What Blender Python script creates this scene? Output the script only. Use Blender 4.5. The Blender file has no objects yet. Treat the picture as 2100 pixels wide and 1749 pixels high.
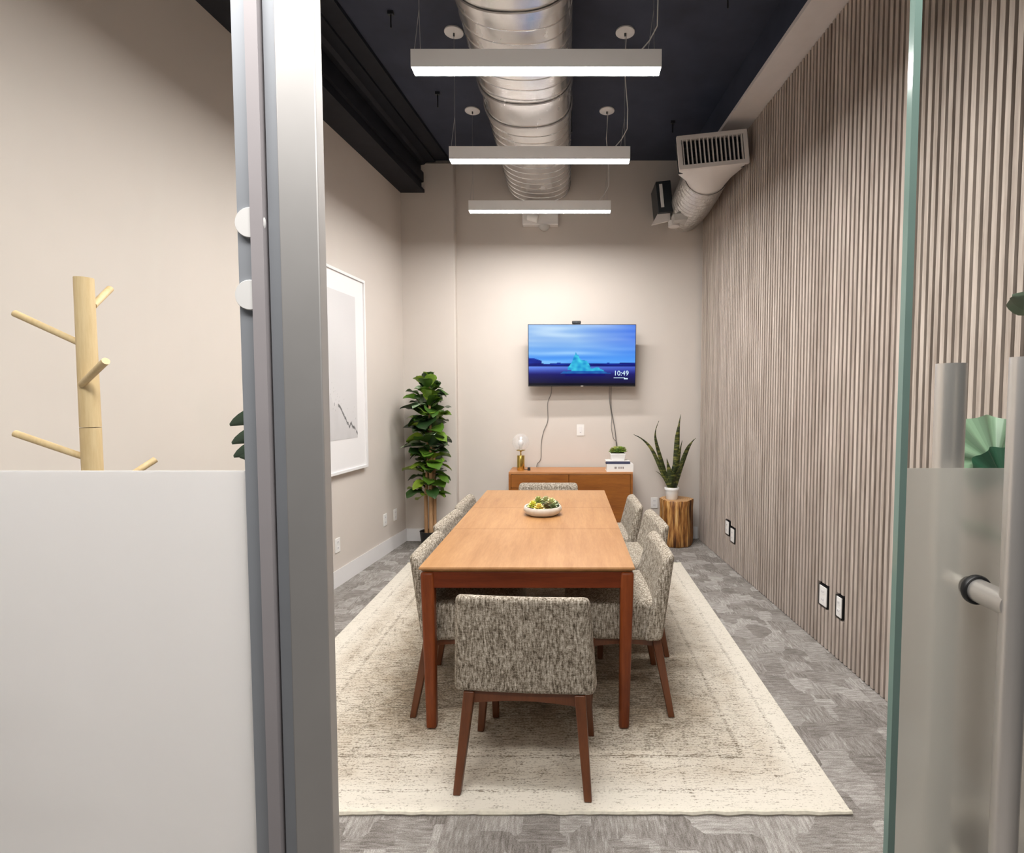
import bpy, bmesh, math, random
from mathutils import Vector, Matrix, Euler, noise
random.seed(7)
C = bpy.context.scene.collection
SC = bpy.context.scene
PI = math.pi
R = math.radians

# ------------------------------------------------------------------ camera, world, light, exposure
cam_d = bpy.data.cameras.new('camera'); cam = bpy.data.objects.new('camera', cam_d); C.objects.link(cam)
cam.location = (0, 0, 1.50)
cam.rotation_euler = (PI/2 - math.atan(57.5/1100), 0, 0)
cam_d.sensor_width = 36; cam_d.lens = 1100/2100*36
cam_d.shift_x = -115/2100; cam_d.clip_start = 0.02
SC.camera = cam
SC.view_settings.view_transform = 'Standard'; SC.view_settings.look = 'None'
SC.view_settings.gamma = 1; SC.view_settings.exposure = 0.0
SC.view_settings.use_curve_mapping = False
LAMP_E = 142.0          # strength of the linear lamps' diffusers
w = bpy.data.worlds.new('world'); SC.world = w; w.use_nodes = True
w.node_tree.nodes['Background'].inputs[0].default_value = (1.0, 0.98, 0.96, 1)
w.node_tree.nodes['Background'].inputs[1].default_value = 0.09

def area(name, loc, rot, sx, sy, power, col=(1, .96, .9)):
    l = bpy.data.lights.new(name, 'AREA'); l.shape = 'RECTANGLE'; l.size = sx; l.size_y = sy
    l.energy = power; l.color = col
    o = bpy.data.objects.new(name, l); C.objects.link(o); o.location = loc; o.rotation_euler = rot
    return o
area('corridor_fill_light', (-.25, .38, 2.76), (0, 0, 0), 2.4, .30, 62, (1, .97, .94))  # added unseen fill on the corridor side, brightens the post and frosted film

# ------------------------------------------------------------------ materials
def nt(name):
    m = bpy.data.materials.new(name); m.use_nodes = True
    t = m.node_tree; b = t.nodes['Principled BSDF']
    return m, t, b
def N(t, kind, **kw):
    n = t.nodes.new(kind)
    for k, v in kw.items():
        if hasattr(n, k) and not k.startswith('i_'): setattr(n, k, v)
    return n
def lk(t, a, b): t.links.new(a, b)
def coords(t, scale=(1, 1, 1), rot=(0, 0, 0), src='Object'):
    tc = N(t, 'ShaderNodeTexCoord'); mp = N(t, 'ShaderNodeMapping')
    mp.inputs['Scale'].default_value = scale; mp.inputs['Rotation'].default_value = rot
    lk(t, tc.outputs[src], mp.inputs[0]); return mp.outputs[0]
def noise_n(t, vec, scale=5, detail=4, rough=.6):
    n = N(t, 'ShaderNodeTexNoise'); n.inputs['Scale'].default_value = scale
    n.inputs['Detail'].default_value = detail; n.inputs['Roughness'].default_value = rough
    lk(t, vec, n.inputs['Vector']); return n.outputs['Fac']
def ramp(t, fac, stops):
    r = N(t, 'ShaderNodeValToRGB'); e = r.color_ramp.elements
    while len(e) < len(stops): e.new(.5)
    for i, (p, c) in enumerate(stops):
        e[i].position = p; e[i].color = (*c, 1) if len(c) == 3 else c
    lk(t, fac, r.inputs[0]); return r.outputs[0]
def mth(t, op, a, b=None, clamp=False):
    n = N(t, 'ShaderNodeMath'); n.operation = op; n.use_clamp = clamp
    for i, v in enumerate((a, b)):
        if v is None: continue
        if isinstance(v, (int, float)): n.inputs[i].default_value = v
        else: lk(t, v, n.inputs[i])
    return n.outputs[0]
def mixc(t, fac, a, b, mode='MIX'):
    n = N(t, 'ShaderNodeMix'); n.data_type = 'RGBA'; n.blend_type = mode
    if isinstance(fac, (int, float)): n.inputs['Factor'].default_value = fac
    else: lk(t, fac, n.inputs['Factor'])
    for k, v in (('A', a), ('B', b)):
        s = [i for i in n.inputs if i.name == k and i.type == 'RGBA'][0]
        if isinstance(v, tuple): s.default_value = (*v, 1) if len(v) == 3 else v
        else: lk(t, v, s)
    return [o for o in n.outputs if o.type == 'RGBA'][0]
def bump(t, b, h, strength=.3, dist=.002):
    n = N(t, 'ShaderNodeBump'); n.inputs['Strength'].default_value = strength; n.inputs['Distance'].default_value = dist
    lk(t, h, n.inputs['Height']); lk(t, n.outputs[0], b.inputs['Normal'])
def plain(name, col, rough=.5, metal=0, spec=.5, emit=None, es=0, var=.05, vs=8):
    m, t, b = nt(name)
    b.inputs['Roughness'].default_value = rough; b.inputs['Metallic'].default_value = metal
    b.inputs['Specular IOR Level'].default_value = spec
    f = noise_n(t, coords(t), vs, 3)
    c = ramp(t, f, [(.3, tuple(x*(1-var) for x in col)), (.7, tuple(min(1, x*(1+var)) for x in col))])
    lk(t, c, b.inputs['Base Color'])
    if emit: b.inputs['Emission Color'].default_value = (*emit, 1); b.inputs['Emission Strength'].default_value = es
    return m
def wood(name, dark, light, axis='y', rough=.35, scale=1.0, spec=.5):
    m, t, b = nt(name)
    s = {'x': (.9, 9, 9), 'y': (9, .9, 9), 'z': (9, 9, .9)}[axis]
    v = coords(t, tuple(k*scale for k in s))
    f1 = noise_n(t, v, 2.2, 6, .65); v2 = coords(t, tuple(k*scale*5 for k in s)); f2 = noise_n(t, v2, 3, 4, .7)
    f3 = noise_n(t, coords(t), 1.4, 2, .5)
    f = mth(t, 'ADD', mth(t, 'MULTIPLY', f1, .5), mth(t, 'ADD', mth(t, 'MULTIPLY', f2, .25), mth(t, 'MULTIPLY', f3, .25)))
    c = ramp(t, f, [(.36, dark), (.64, light)])
    lk(t, c, b.inputs['Base Color']); b.inputs['Roughness'].default_value = rough
    b.inputs['Specular IOR Level'].default_value = spec
    bump(t, b, f2, .08, .001)
    return m
def tweed(name):
    m, t, b = nt(name)
    a = noise_n(t, coords(t, (150, 150, 24)), 1, 3, .7)
    d = noise_n(t, coords(t, (55, 55, 170)), 1, 3, .7)
    g = noise_n(t, coords(t, (300, 300, 300)), 1, 2, .7)
    f = mth(t, 'ADD', mth(t, 'MULTIPLY', a, .5), mth(t, 'ADD', mth(t, 'MULTIPLY', d, .25), mth(t, 'MULTIPLY', g, .25)))
    c = ramp(t, f, [(.38, (.05, .038, .026)), (.455, (.185, .153, .115)), (.53, (.40, .352, .288)), (.65, (.78, .725, .64))])
    lk(t, c, b.inputs['Base Color']); b.inputs['Roughness'].default_value = .95
    b.inputs['Specular IOR Level'].default_value = .15
    bump(t, b, f, .6, .004)
    return m
def vcol(name, emit=0, rough=.5, spec=.5):
    m, t, b = nt(name)
    a = N(t, 'ShaderNodeVertexColor'); a.layer_name = 'Col'
    lk(t, a.outputs[0], b.inputs['Base Color']); b.inputs['Roughness'].default_value = rough
    b.inputs['Specular IOR Level'].default_value = spec
    if emit:
        b.inputs['Base Color'].default_value = (0, 0, 0, 1)
        t.links.remove(b.inputs['Base Color'].links[0])
        lk(t, a.outputs[0], b.inputs['Emission Color']); b.inputs['Emission Strength'].default_value = emit
    return m
def clear_glass(name, tint=(.985, .99, .985)):
    m = bpy.data.materials.new(name); m.use_nodes = True; t = m.node_tree; t.nodes.clear()
    o = N(t, 'ShaderNodeOutputMaterial'); tr = N(t, 'ShaderNodeBsdfTransparent'); tr.inputs[0].default_value = (*tint, 1)
    gl = N(t, 'ShaderNodeBsdfGlossy'); gl.inputs['Roughness'].default_value = .02
    fr = N(t, 'ShaderNodeFresnel'); fr.inputs[0].default_value = 1.45
    mx = N(t, 'ShaderNodeMixShader'); ge = N(t, 'ShaderNodeNewGeometry'); lk(t, mth(t, 'MULTIPLY', mth(t, 'MULTIPLY', fr.outputs[0], .5), mth(t, 'SUBTRACT', 1.0, ge.outputs['Backfacing'])), mx.inputs[0])
    lk(t, tr.outputs[0], mx.inputs[1]); lk(t, gl.outputs[0], mx.inputs[2]); lk(t, mx.outputs[0], o.inputs[0])
    return m
def frosted(name, col, refr=.35, rough=.5, white=.4):
    """etched privacy film: scatters what is behind it, with a milky share of its own"""
    m = bpy.data.materials.new(name); m.use_nodes = True; t = m.node_tree; t.nodes.clear()
    o = N(t, 'ShaderNodeOutputMaterial')
    rf = N(t, 'ShaderNodeBsdfRefraction'); rf.inputs['Roughness'].default_value = rough; rf.inputs['IOR'].default_value = 1.12
    rf.inputs['Color'].default_value = (*col, 1)
    tl = N(t, 'ShaderNodeBsdfTranslucent'); tl.inputs[0].default_value = (*col, 1)
    df = N(t, 'ShaderNodeBsdfDiffuse')
    f = noise_n(t, coords(t), 3, 2)
    lk(t, ramp(t, f, [(.3, tuple(x*.97 for x in col)), (.7, col)]), df.inputs[0])
    a = N(t, 'ShaderNodeMixShader'); a.inputs[0].default_value = white
    lk(t, tl.outputs[0], a.inputs[1]); lk(t, df.outputs[0], a.inputs[2])
    b = N(t, 'ShaderNodeMixShader'); b.inputs[0].default_value = refr
    lk(t, a.outputs[0], b.inputs[1]); lk(t, rf.outputs[0], b.inputs[2]); lk(t, b.outputs[0], o.inputs[0])
    return m

M = {}
M['wall'] = plain('painted_greige_wall', (.64, .585, .535), .75, spec=.25, var=.015, vs=2)
M['ceiling'] = plain('dark_navy_ceiling_paint', (.040, .048, .076), .65, spec=.3, var=.2, vs=3)
M['beam'] = plain('black_steel_paint', (.014, .015, .021), .6, spec=.3, var=.2)
M['soffit'] = plain('grey_soffit_paint', (.70, .665, .66), .7, var=.03, spec=.2)
M['white'] = plain('white_satin_paint', (.80, .79, .79), .4, var=.01)
M['plastic'] = plain('white_plastic', (.83, .82, .80), .35, var=.01)
M['black'] = plain('black_plastic', (.012, .012, .013), .4)
M['gap'] = plain('black_rubber', (.015, .015, .016), .7)
M['felt'] = plain('black_felt_backing', (.011, .009, .008), .95, spec=.1)
M['alu'] = plain('brushed_aluminium', (.52, .505, .49), .52, .7, var=.03)
M['alu_grey'] = plain('anodised_grey_metal', (.37, .39, .42), .5, .3, var=.03)
M['mauve'] = plain('grey_gasket', (.40, .37, .38), .6, .1, var=.03)
M['steel'] = plain('satin_stainless_steel', (.70, .67, .64), .36, .8, var=.02)
M['brass'] = plain('brass', (.62, .44, .12), .22, 1, var=.03)
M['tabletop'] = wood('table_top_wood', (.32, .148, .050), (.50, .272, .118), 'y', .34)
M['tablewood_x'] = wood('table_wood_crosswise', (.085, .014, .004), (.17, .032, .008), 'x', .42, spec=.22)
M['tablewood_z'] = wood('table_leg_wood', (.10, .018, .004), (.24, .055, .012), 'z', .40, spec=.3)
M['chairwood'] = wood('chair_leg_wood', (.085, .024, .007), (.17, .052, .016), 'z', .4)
M['sidewood'] = wood('sideboard_wood', (.17, .048, .006), (.36, .125, .018), 'x', .42)
M['sidetop'] = wood('sideboard_top_wood', (.36, .15, .05), (.58, .27, .11), 'x', .4)
M['tweed'] = tweed('grey_tweed')
M['pole'] = wood('pale_pine', (.52, .36, .17), (.74, .58, .34), 'z', .55)
M['glass'] = clear_glass('clear_glass')
M['frost'] = frosted('frosted_film', (.93, .92, .915), .08, .7, .45)
M['frost_door'] = frosted('frosted_door_film', (.80, .79, .76), .60, .30, .40)
M['edge'] = plain('green_glass_edge', (.16, .24, .21), .15, 0)
M['leaf'] = vcol('fig_leaf', rough=.32)
M['art'] = vcol('art_print', rough=.5, spec=.2)
M['screen'] = vcol('tv_picture', emit=1.0, rough=.2)
M['soil'] = plain('dark_soil', (.03, .02, .014), .95, var=.4, vs=60)
M['cable'] = plain('grey_cable', (.16, .15, .14), .5)
M['wire'] = plain('steel_wire', (.45, .45, .45), .4, .6)
M['white_cord'] = plain('white_cord', (.75, .74, .72), .5)
M['navy'] = plain('navy_cloth_cover', (.045, .05, .10), .7)
M['paper'] = plain('book_paper', (.78, .74, .69), .8)
M['ink'] = plain('grey_ink', (.30, .26, .25), .8)
M['trunk'] = wood('cane_trunk', (.26, .12, .045), (.60, .38, .20), 'z', .7)
M['lampbody'] = plain('lamp_housing_white', (.88, .87, .86), .45, var=.01)
M['ceramic'] = plain('matte_stone_ceramic', (.66, .61, .54), .55, var=.04, vs=30)
M['register'] = plain('register_white_enamel', (.78, .75, .73), .5, var=.02)
M['dark_metal'] = plain('dark_metal', (.05, .058, .065), .45, .6)
M['tag'] = plain('grey_label', (.55, .54, .52), .6)
# diffuser
m, t, b = nt('lamp_diffuser'); b.inputs['Base Color'].default_value = (.9, .9, .9, 1)
b.inputs['Emission Color'].default_value = (1, .975, .945, 1); b.inputs['Emission Strength'].default_value = LAMP_E
M['diffuser'] = m
# slats
m, t, b = nt('grey_walnut_slats')
v = coords(t, (22, 22, 1.3)); f1 = noise_n(t, v, 2, 5, .65)
f2 = noise_n(t, coords(t, (1, 13, .02)), 1, 1, .5)
f = mth(t, 'ADD', mth(t, 'MULTIPLY', f1, .65), mth(t, 'MULTIPLY', f2, .35))
lk(t, ramp(t, f, [(.34, (.30, .245, .208)), (.66, (.60, .525, .465))]), b.inputs['Base Color'])
b.inputs['Roughness'].default_value = .6; b.inputs['Specular IOR Level'].default_value = .25
M['slat'] = m
# carpet tiles
m, t, b = nt('grey_patterned_carpet')
cv = coords(t)
vor = N(t, 'ShaderNodeTexVoronoi'); vor.distance = 'CHEBYCHEV'; vor.inputs['Scale'].default_value = 9.0; vor.inputs['Randomness'].default_value = .8
lk(t, cv, vor.inputs['Vector'])
sx = N(t, 'ShaderNodeSeparateColor'); lk(t, vor.outputs['Color'], sx.inputs[0])
sel = mth(t, 'GREATER_THAN', sx.outputs[0], .5)
nx = noise_n(t, coords(t, (14, 90, 1)), 1, 5, .75); ny = noise_n(t, coords(t, (90, 14, 1)), 1, 5, .75)
mx = N(t, 'ShaderNodeMix'); lk(t, sel, mx.inputs[0]); lk(t, nx, mx.inputs[2]); lk(t, ny, mx.inputs[3])
fine = noise_n(t, coords(t, (260, 260, 260)), 1, 2, .6)
tone = mth(t, 'MULTIPLY', sx.outputs[1], .13)
f = mth(t, 'ADD', mth(t, 'MULTIPLY', mx.outputs[0], .54), mth(t, 'ADD', mth(t, 'MULTIPLY', fine, .30), tone))
lk(t, ramp(t, f, [(.36, (.145, .128, .115)), (.50, (.30, .278, .258)), (.66, (.56, .535, .51))]), b.inputs['Base Color'])
b.inputs['Roughness'].default_value = .95; b.inputs['Specular IOR Level'].default_value = .1
bump(t, b, fine, .5, .004); M['carpet'] = m
# rug (object origin at its centre; half sizes RX, RY)
RX, RY = 1.24, 1.46
m, t, b = nt('cream_distressed_rug')
tc = N(t, 'ShaderNodeTexCoord'); sp = N(t, 'ShaderNodeSeparateXYZ'); lk(t, tc.outputs['Object'], sp.inputs[0])
ax = mth(t, 'SUBTRACT', RX, mth(t, 'ABSOLUTE', sp.outputs[0])); ay = mth(t, 'SUBTRACT', RY, mth(t, 'ABSOLUTE', sp.outputs[1]))
ed = mth(t, 'MINIMUM', ax, ay)                       # distance from the rug's edge
big = noise_n(t, coords(t, (1.6, 1.6, 1)), 1.5, 5, .6)
weft = noise_n(t, coords(t, (14, 150, 1)), 1, 4, .75)
speck = noise_n(t, coords(t, (95, 150, 1)), 1, 3, .75)
orn = N(t, 'ShaderNodeTexVoronoi'); orn.feature = 'DISTANCE_TO_EDGE'; orn.inputs['Scale'].default_value = 9
lk(t, coords(t), orn.inputs['Vector'])
ornm = mth(t, 'MULTIPLY', mth(t, 'LESS_THAN', orn.outputs['Distance'], .05), .5)
field = ramp(t, ed, [(.10, (0, 0, 0)), (.20, (.35, .35, .35)), (.27, (.25, .25, .25)), (.60, (.8, .8, .8)), (1.0, (1, 1, 1))])
fieldv = N(t, 'ShaderNodeRGBToBW'); lk(t, field, fieldv.inputs[0])
bl = ramp(t, ed, [(.088, (0, 0, 0)), (.095, (1, 1, 1)), (.108, (1, 1, 1)), (.115, (0, 0, 0))])
bl2 = ramp(t, ed, [(.285, (0, 0, 0)), (.295, (1, 1, 1)), (.305, (1, 1, 1)), (.315, (0, 0, 0))])
lines = mixc(t, 1.0, bl, bl2, 'ADD')
lv = N(t, 'ShaderNodeRGBToBW'); lk(t, lines, lv.inputs[0])
wear = mth(t, 'ADD', mth(t, 'MULTIPLY', weft, .5), mth(t, 'MULTIPLY', speck, .5))
dk = mth(t, 'ADD', mth(t, 'MULTIPLY', fieldv.outputs[0], mth(t, 'ADD', .045, mth(t, 'MULTIPLY', big, .15))), mth(t, 'MULTIPLY', mth(t, 'ADD', lv.outputs[0], ornm), mth(t, 'MULTIPLY', big, .09)))
f = mth(t, 'SUBTRACT', wear, dk)
tone = mixc(t, fieldv.outputs[0], (.69, .645, .56), (.52, .445, .345))
pat = mth(t, 'MULTIPLY', ramp(t, noise_n(t, coords(t, (1, 1, 1)), 4.5, 6, .7), [(.44, (0, 0, 0)), (.60, (1, 1, 1))]), mth(t, 'MULTIPLY', fieldv.outputs[0], .8))
tone = mixc(t, pat, tone, (.36, .275, .185))
c = mixc(t, ramp(t, f, [(.35, (1, 1, 1)), (.455, (0, 0, 0))]), tone, (.17, .135, .098))
lk(t, c, b.inputs['Base Color']); b.inputs['Roughness'].default_value = .95; b.inputs['Specular IOR Level'].default_value = .1
bump(t, b, wear, .5, .004); M['rug'] = m
M['rug_edge'] = plain('cream_binding', (.66, .62, .52), .95, var=.1, vs=60)
# duct
m, t, b = nt('galvanised_duct')
b.inputs['Metallic'].default_value = .78; b.inputs['Roughness'].default_value = .30
f = noise_n(t, coords(t, (3, 1, 3)), 3, 4)
lk(t, ramp(t, f, [(.3, (.72, .71, .70)), (.7, (.86, .85, .84))]), b.inputs['Base Color'])
lk(t, ramp(t, f, [(.3, (.16, .16, .16)), (.7, (.30, .30, .30))]), b.inputs['Roughness'])
M['duct'] = m
m, t, b = nt('crinkled_foil')
b.inputs['Metallic'].default_value = .9; b.inputs['Base Color'].default_value = (.72, .70, .68, 1); b.inputs['Roughness'].default_value = .4
f = noise_n(t, coords(t, (1, 1, 1)), 26, 3); bump(t, b, f, .7, .02); M['foil'] = m
# stump
m, t, b = nt('stripped_log_side')
f = noise_n(t, coords(t, (19, 19, 1.6)), 1.4, 5, .6)
lk(t, ramp(t, f, [(.39, (.055, .016, .004)), (.48, (.28, .11, .025)), (.57, (.56, .30, .09)), (.68, (.76, .54, .26))]), b.inputs['Base Color'])
b.inputs['Roughness'].default_value = .5; bump(t, b, f, .4, .01); M['log'] = m
m, t, b = nt('log_end_grain')
wv = N(t, 'ShaderNodeTexWave'); wv.wave_type = 'RINGS'; wv.rings_direction = 'Z'; wv.inputs['Scale'].default_value = 14; wv.inputs['Distortion'].default_value = 2.5
lk(t, coords(t), wv.inputs['Vector'])
lk(t, ramp(t, wv.outputs['Fac'], [(0, (.42, .22, .09)), (1, (.62, .38, .18))]), b.inputs['Base Color']); b.inputs['Roughness'].default_value = .5
M['log_end'] = m
# snake leaf
m, t, b = nt('snake_plant_leaf')
f = noise_n(t, coords(t, (9, 9, 38)), 1.3, 3, .6)
lk(t, ramp(t, f, [(.40, (.014, .022, .006)), (.52, (.055, .070, .016)), (.62, (.20, .19, .045))]), b.inputs['Base Color'])
b.inputs['Roughness'].default_value = .45; M['snake'] = m
# globe: pearly glass
m, t, b = nt('opal_globe_glass'); t.nodes.clear()
o = N(t, 'ShaderNodeOutputMaterial'); tr = N(t, 'ShaderNodeBsdfTransparent'); df = N(t, 'ShaderNodeBsdfDiffuse'); df.inputs[0].default_value = (.95, .95, .96, 1)
gl = N(t, 'ShaderNodeBsdfGlossy'); gl.inputs['Roughness'].default_value = .08
a = N(t, 'ShaderNodeMixShader'); a.inputs[0].default_value = .20; lk(t, tr.outputs[0], a.inputs[1]); lk(t, df.outputs[0], a.inputs[2])
c2 = N(t, 'ShaderNodeMixShader'); c2.inputs[0].default_value = .10; lk(t, a.outputs[0], c2.inputs[1]); lk(t, gl.outputs[0], c2.inputs[2]); lk(t, c2.outputs[0], o.inputs[0])
M['globe'] = m

# ------------------------------------------------------------------ mesh helpers
class MB:
    def __init__(s): s.v = []; s.f = []; s.c = None
    def add(s, vs, fs):
        n = len(s.v); s.v += [tuple(p) for p in vs]; s.f += [tuple(i+n for i in f) for f in fs]; return s
    def hexa(s, p):   # 8 corners: bottom 4 ccw, top 4 ccw
        return s.add(p, [(3, 2, 1, 0), (4, 5, 6, 7), (0, 1, 5, 4), (1, 2, 6, 5), (2, 3, 7, 6), (3, 0, 4, 7)])
    def box(s, x0, x1, y0, y1, z0, z1):
        return s.hexa([(x0, y0, z0), (x1, y0, z0), (x1, y1, z0), (x0, y1, z0), (x0, y0, z1), (x1, y0, z1), (x1, y1, z1), (x0, y1, z1)])
    def tube(s, pts, r, n=10, caps=True, ry=None):
        P = [Vector(p) for p in pts]; rs = r if isinstance(r, (list, tuple)) else [r]*len(P)
        rings = []; up = None
        for i, p in enumerate(P):
            d = (P[min(i+1, len(P)-1)] - P[max(i-1, 0)]).normalized()
            if up is None:
                up = Vector((0, 0, 1)) if abs(d.z) < .9 else Vector((1, 0, 0))
            a = d.cross(up).normalized(); b = a.cross(d).normalized(); up = b
            rings.append([p + a*math.cos(2*PI*k/n)*rs[i] + b*math.sin(2*PI*k/n)*rs[i] for k in range(n)])
        vs = [q for rr in rings for q in rr]; fs = []
        for i in range(len(P)-1):
            for k in range(n):
                fs.append((i*n+k, i*n+(k+1) % n, (i+1)*n+(k+1) % n, (i+1)*n+k))
        if caps: fs.append(tuple(reversed(range(n)))); fs.append(tuple((len(P)-1)*n+k for k in range(n)))
        return s.add(vs, fs)
    def lathe(s, prof, n=32, c=(0, 0, 0), wob=None):   # prof: (radius, z)
        vs = []; fs = []
        for (r, z) in prof:
            for k in range(n):
                a = 2*PI*k/n; q = r*(wob(a, z) if wob else 1)
                vs.append((c[0]+q*math.cos(a), c[1]+q*math.sin(a), c[2]+z))
        L = len(prof)
        for i in range(L-1):
            for k in range(n):
                fs.append((i*n+k, i*n+(k+1) % n, (i+1)*n+(k+1) % n, (i+1)*n+k))
        if prof[0][0] > 1e-5: fs.append(tuple(reversed(range(n))))
        if prof[-1][0] > 1e-5: fs.append(tuple((L-1)*n+k for k in range(n)))
        return s.add(vs, fs)
    def prism(s, poly, y0, y1, fn=lambda a, y, b: (a, y, b)):
        """poly of (a, b) extruded along y"""
        n = len(poly); vs = [fn(a, y0, b) for a, b in poly] + [fn(a, y1, b) for a, b in poly]
        return s.add(vs, [tuple(range(n)), tuple(reversed(range(n, 2*n)))] + [(i+n, (i+1) % n+n, (i+1) % n, i) for i in range(n)])
    def build(s, name, mat, parent=None, bevel=0, seg=2, smooth=False, loc=None, rot=None, sub=0):
        me = bpy.data.meshes.new(name); me.from_pydata(s.v, [], s.f); me.update()
        bm = bmesh.new(); bm.from_mesh(me)
        bmesh.ops.remove_doubles(bm, verts=bm.verts, dist=1e-6)
        if not getattr(s, 'flat', False): bmesh.ops.recalc_face_normals(bm, faces=bm.faces)
        bm.to_mesh(me); bm.free()
        me.materials.append(mat if not isinstance(mat, str) else M[mat])
        o = bpy.data.objects.new(name, me); C.objects.link(o)
        if parent: o.parent = parent
        if loc: o.location = loc
        if rot: o.rotation_euler = rot
        if bevel:
            md = o.modifiers.new('bevel', 'BEVEL'); md.width = bevel; md.segments = seg; md.limit_method = 'ANGLE'; md.angle_limit = R(35)
        if sub:
            md = o.modifiers.new('subd', 'SUBSURF'); md.levels = sub; md.render_levels = sub
        if smooth or bevel:
            for p in me.polygons: p.use_smooth = True
            try:
                if not sub: me.set_sharp_from_angle(angle=R(50 if smooth else 40))
            except Exception: pass
        return o
def tag(o, label=None, cat=None, group=None, kind=None):
    if label: o['label'] = label
    if cat: o['category'] = cat
    if group: o['group'] = group
    if kind: o['kind'] = kind
    return o
def thing(name, loc, label, cat, group=None, rz=0, kind=None):
    o = bpy.data.objects.new(name, None); C.objects.link(o); o.empty_display_size = .05
    o.location = loc; o.rotation_euler = (0, 0, rz); return tag(o, label, cat, group, kind)
def copy_tree(o, parent=None):
    c = o.copy(); C.objects.link(c); c.parent = parent
    for ch in list(o.children): copy_tree(ch, c)
    return c
def struct(mb, name, mat, label, cat='structure', parent=None, **kw):
    o = mb.build(name, mat, parent, **kw); return tag(o, label, cat, kind='structure')

# ------------------------------------------------------------------ setting
HC = 3.96; YB = 5.69
XL = lambda y: -2.254 + .0968*y
XR = lambda y: 1.732 - .0607*y
YF = .80
o = MB(); o.box(-2.9, 2.4, -2.2, 5.9, -.1, 0); struct(o, 'floor', 'carpet', 'grey patterned carpet tile floor', 'floor')
o = MB(); o.box(-2.4, 1.95, YF, 5.9, HC, HC+.1); struct(o, 'ceiling', 'ceiling', 'dark navy painted ceiling', 'ceiling')
o = MB(); o.hexa([(XL(YF)-.12, YF, 0), (XL(YF), YF, 0), (XL(5.9), 5.9, 0), (XL(5.9)-.12, 5.9, 0), (XL(YF)-.12, YF, HC), (XL(YF), YF, HC), (XL(5.9), 5.9, HC), (XL(5.9)-.12, 5.9, HC)])
struct(o, 'wall_left', 'wall', 'greige painted left wall', 'wall')
o = MB(); o.box(XL(YB)-.1, XR(YB)+.1, YB, YB+.12, 0, HC); struct(o, 'wall_back', 'wall', 'greige painted back wall behind the television', 'wall')
# boxed column left of the back wall, with a softly rounded top corner under the beam
o = MB(); o.box(XL(5.65)-.02, -1.165, 5.60, YB+.01, 0, 3.90); struct(o, 'wall_column', 'wall', 'greige boxed column in the back left corner', 'wall', bevel=.012)
# slatted right wall
o = MB(); sk = .022
o.hexa([(XR(YF), YF, 0), (XR(YF)+.12, YF, 0), (XR(5.9)+.12, 5.9, 0), (XR(5.9), 5.9, 0), (XR(YF), YF, HC), (XR(YF)+.12, YF, HC), (XR(5.9)+.12, 5.9, HC), (XR(5.9), 5.9, HC)])
wr = struct(o, 'wall_right', 'felt', 'right wall clad in vertical grey brown wood slats', 'wall')
wr.location.x = sk
o = MB(); d = Vector((XR(1)-XR(0), 1, 0)).normalized(); nrm = Vector((-1, -.0607, 0)).normalized()
y = YF+.02
outl = [(4.79, .337), (4.66, .30), (3.17, .314), (3.0, .313)]
while y < YB-.03:
    p = Vector((XR(y), y, 0)); a = p + d*.0118; q = p - d*.0118
    segs = [(0.005, 3.685)]
    for (oy, oz) in outl:
        if abs(y-oy) < .055 - (.012 if oy < 3.1 else 0): segs = [(.005, oz-.075), (oz+.075, 3.685)]
    for z0, z1 in segs:
        pts = [q, a, a - nrm*.021, q - nrm*.021]
        pts = [q - nrm*.021, a - nrm*.021, a, q]
        o.hexa([(v.x, v.y, z0) for v in pts] + [(v.x, v.y, z1) for v in pts])
    y += .040
sl = o.build('slat_panel', 'slat', wr, loc=(-sk, 0, 0)); sl['label'] = 'vertical grey brown wood slats'
# soffit strip over the slats
o = MB(); xi = lambda y: XR(y) - .205
o.hexa([(xi(YF), YF, 3.69), (XR(YF)+.02, YF, 3.69), (XR(YB)+.02, YB, 3.69), (xi(YB), YB, 3.69), (xi(YF), YF, 3.72), (XR(YF)+.02, YF, 3.72), (XR(YB)+.02, YB, 3.72), (xi(YB), YB, 3.72)])
struct(o, 'trim_1', 'soffit', 'grey soffit strip running along the top of the slats', 'trim')
o = MB(); o.hexa([(xi(YF)+.004, YF, 3.72), (XR(YF), YF, 3.72), (XR(YB), YB, 3.72), (xi(YB)+.004, YB, 3.72), (xi(YF)+.004, YF, HC), (XR(YF), YF, HC), (XR(YB), YB, HC), (xi(YB)+.004, YB, HC)])
struct(o, 'trim_2', 'ceiling', 'dark navy side of the soffit', 'trim')
# stepped steel beam on the left
o = MB()
prof = [(0, 3.60), (.245, 3.60), (.245, 3.63), (.215, 3.635), (.215, 3.70), (.238, 3.705), (.238, 3.80), (.210, 3.805), (.210, 3.875), (.245, 3.88), (.27, 3.905), (.36, 3.905), (.36, 3.925), (.49, 3.93), (.49, HC), (0, HC)]
o.prism(prof, YF, 5.60, lambda a, y, b: (XL(y)+a, y, b)); struct(o, 'trim_3', 'beam', 'black stepped steel beam above the left wall', 'trim')
# baseboards
o = MB(); y0, y1 = YF+.03, 5.60
o.hexa([(XL(y0), y0, 0), (XL(y0)+.014, y0, 0), (XL(y1)+.014, y1, 0), (XL(y1), y1, 0), (XL(y0), y0, .13), (XL(y0)+.012, y0, .135), (XL(y1)+.012, y1, .135), (XL(y1), y1, .13)])
struct(o, 'baseboard_left', 'white', 'white baseboard along the left wall', 'baseboard')
o = MB(); o.box(XL(5.59)+.014, -1.155, 5.586, 5.60, 0, .13); o.box(-1.165, -1.151, 5.586, YB, 0, .13); o.box(-1.151, XR(YB), YB-.014, YB, 0, .13)
struct(o, 'baseboard_back', 'white', 'white baseboard along the back wall and column', 'baseboard')
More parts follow.
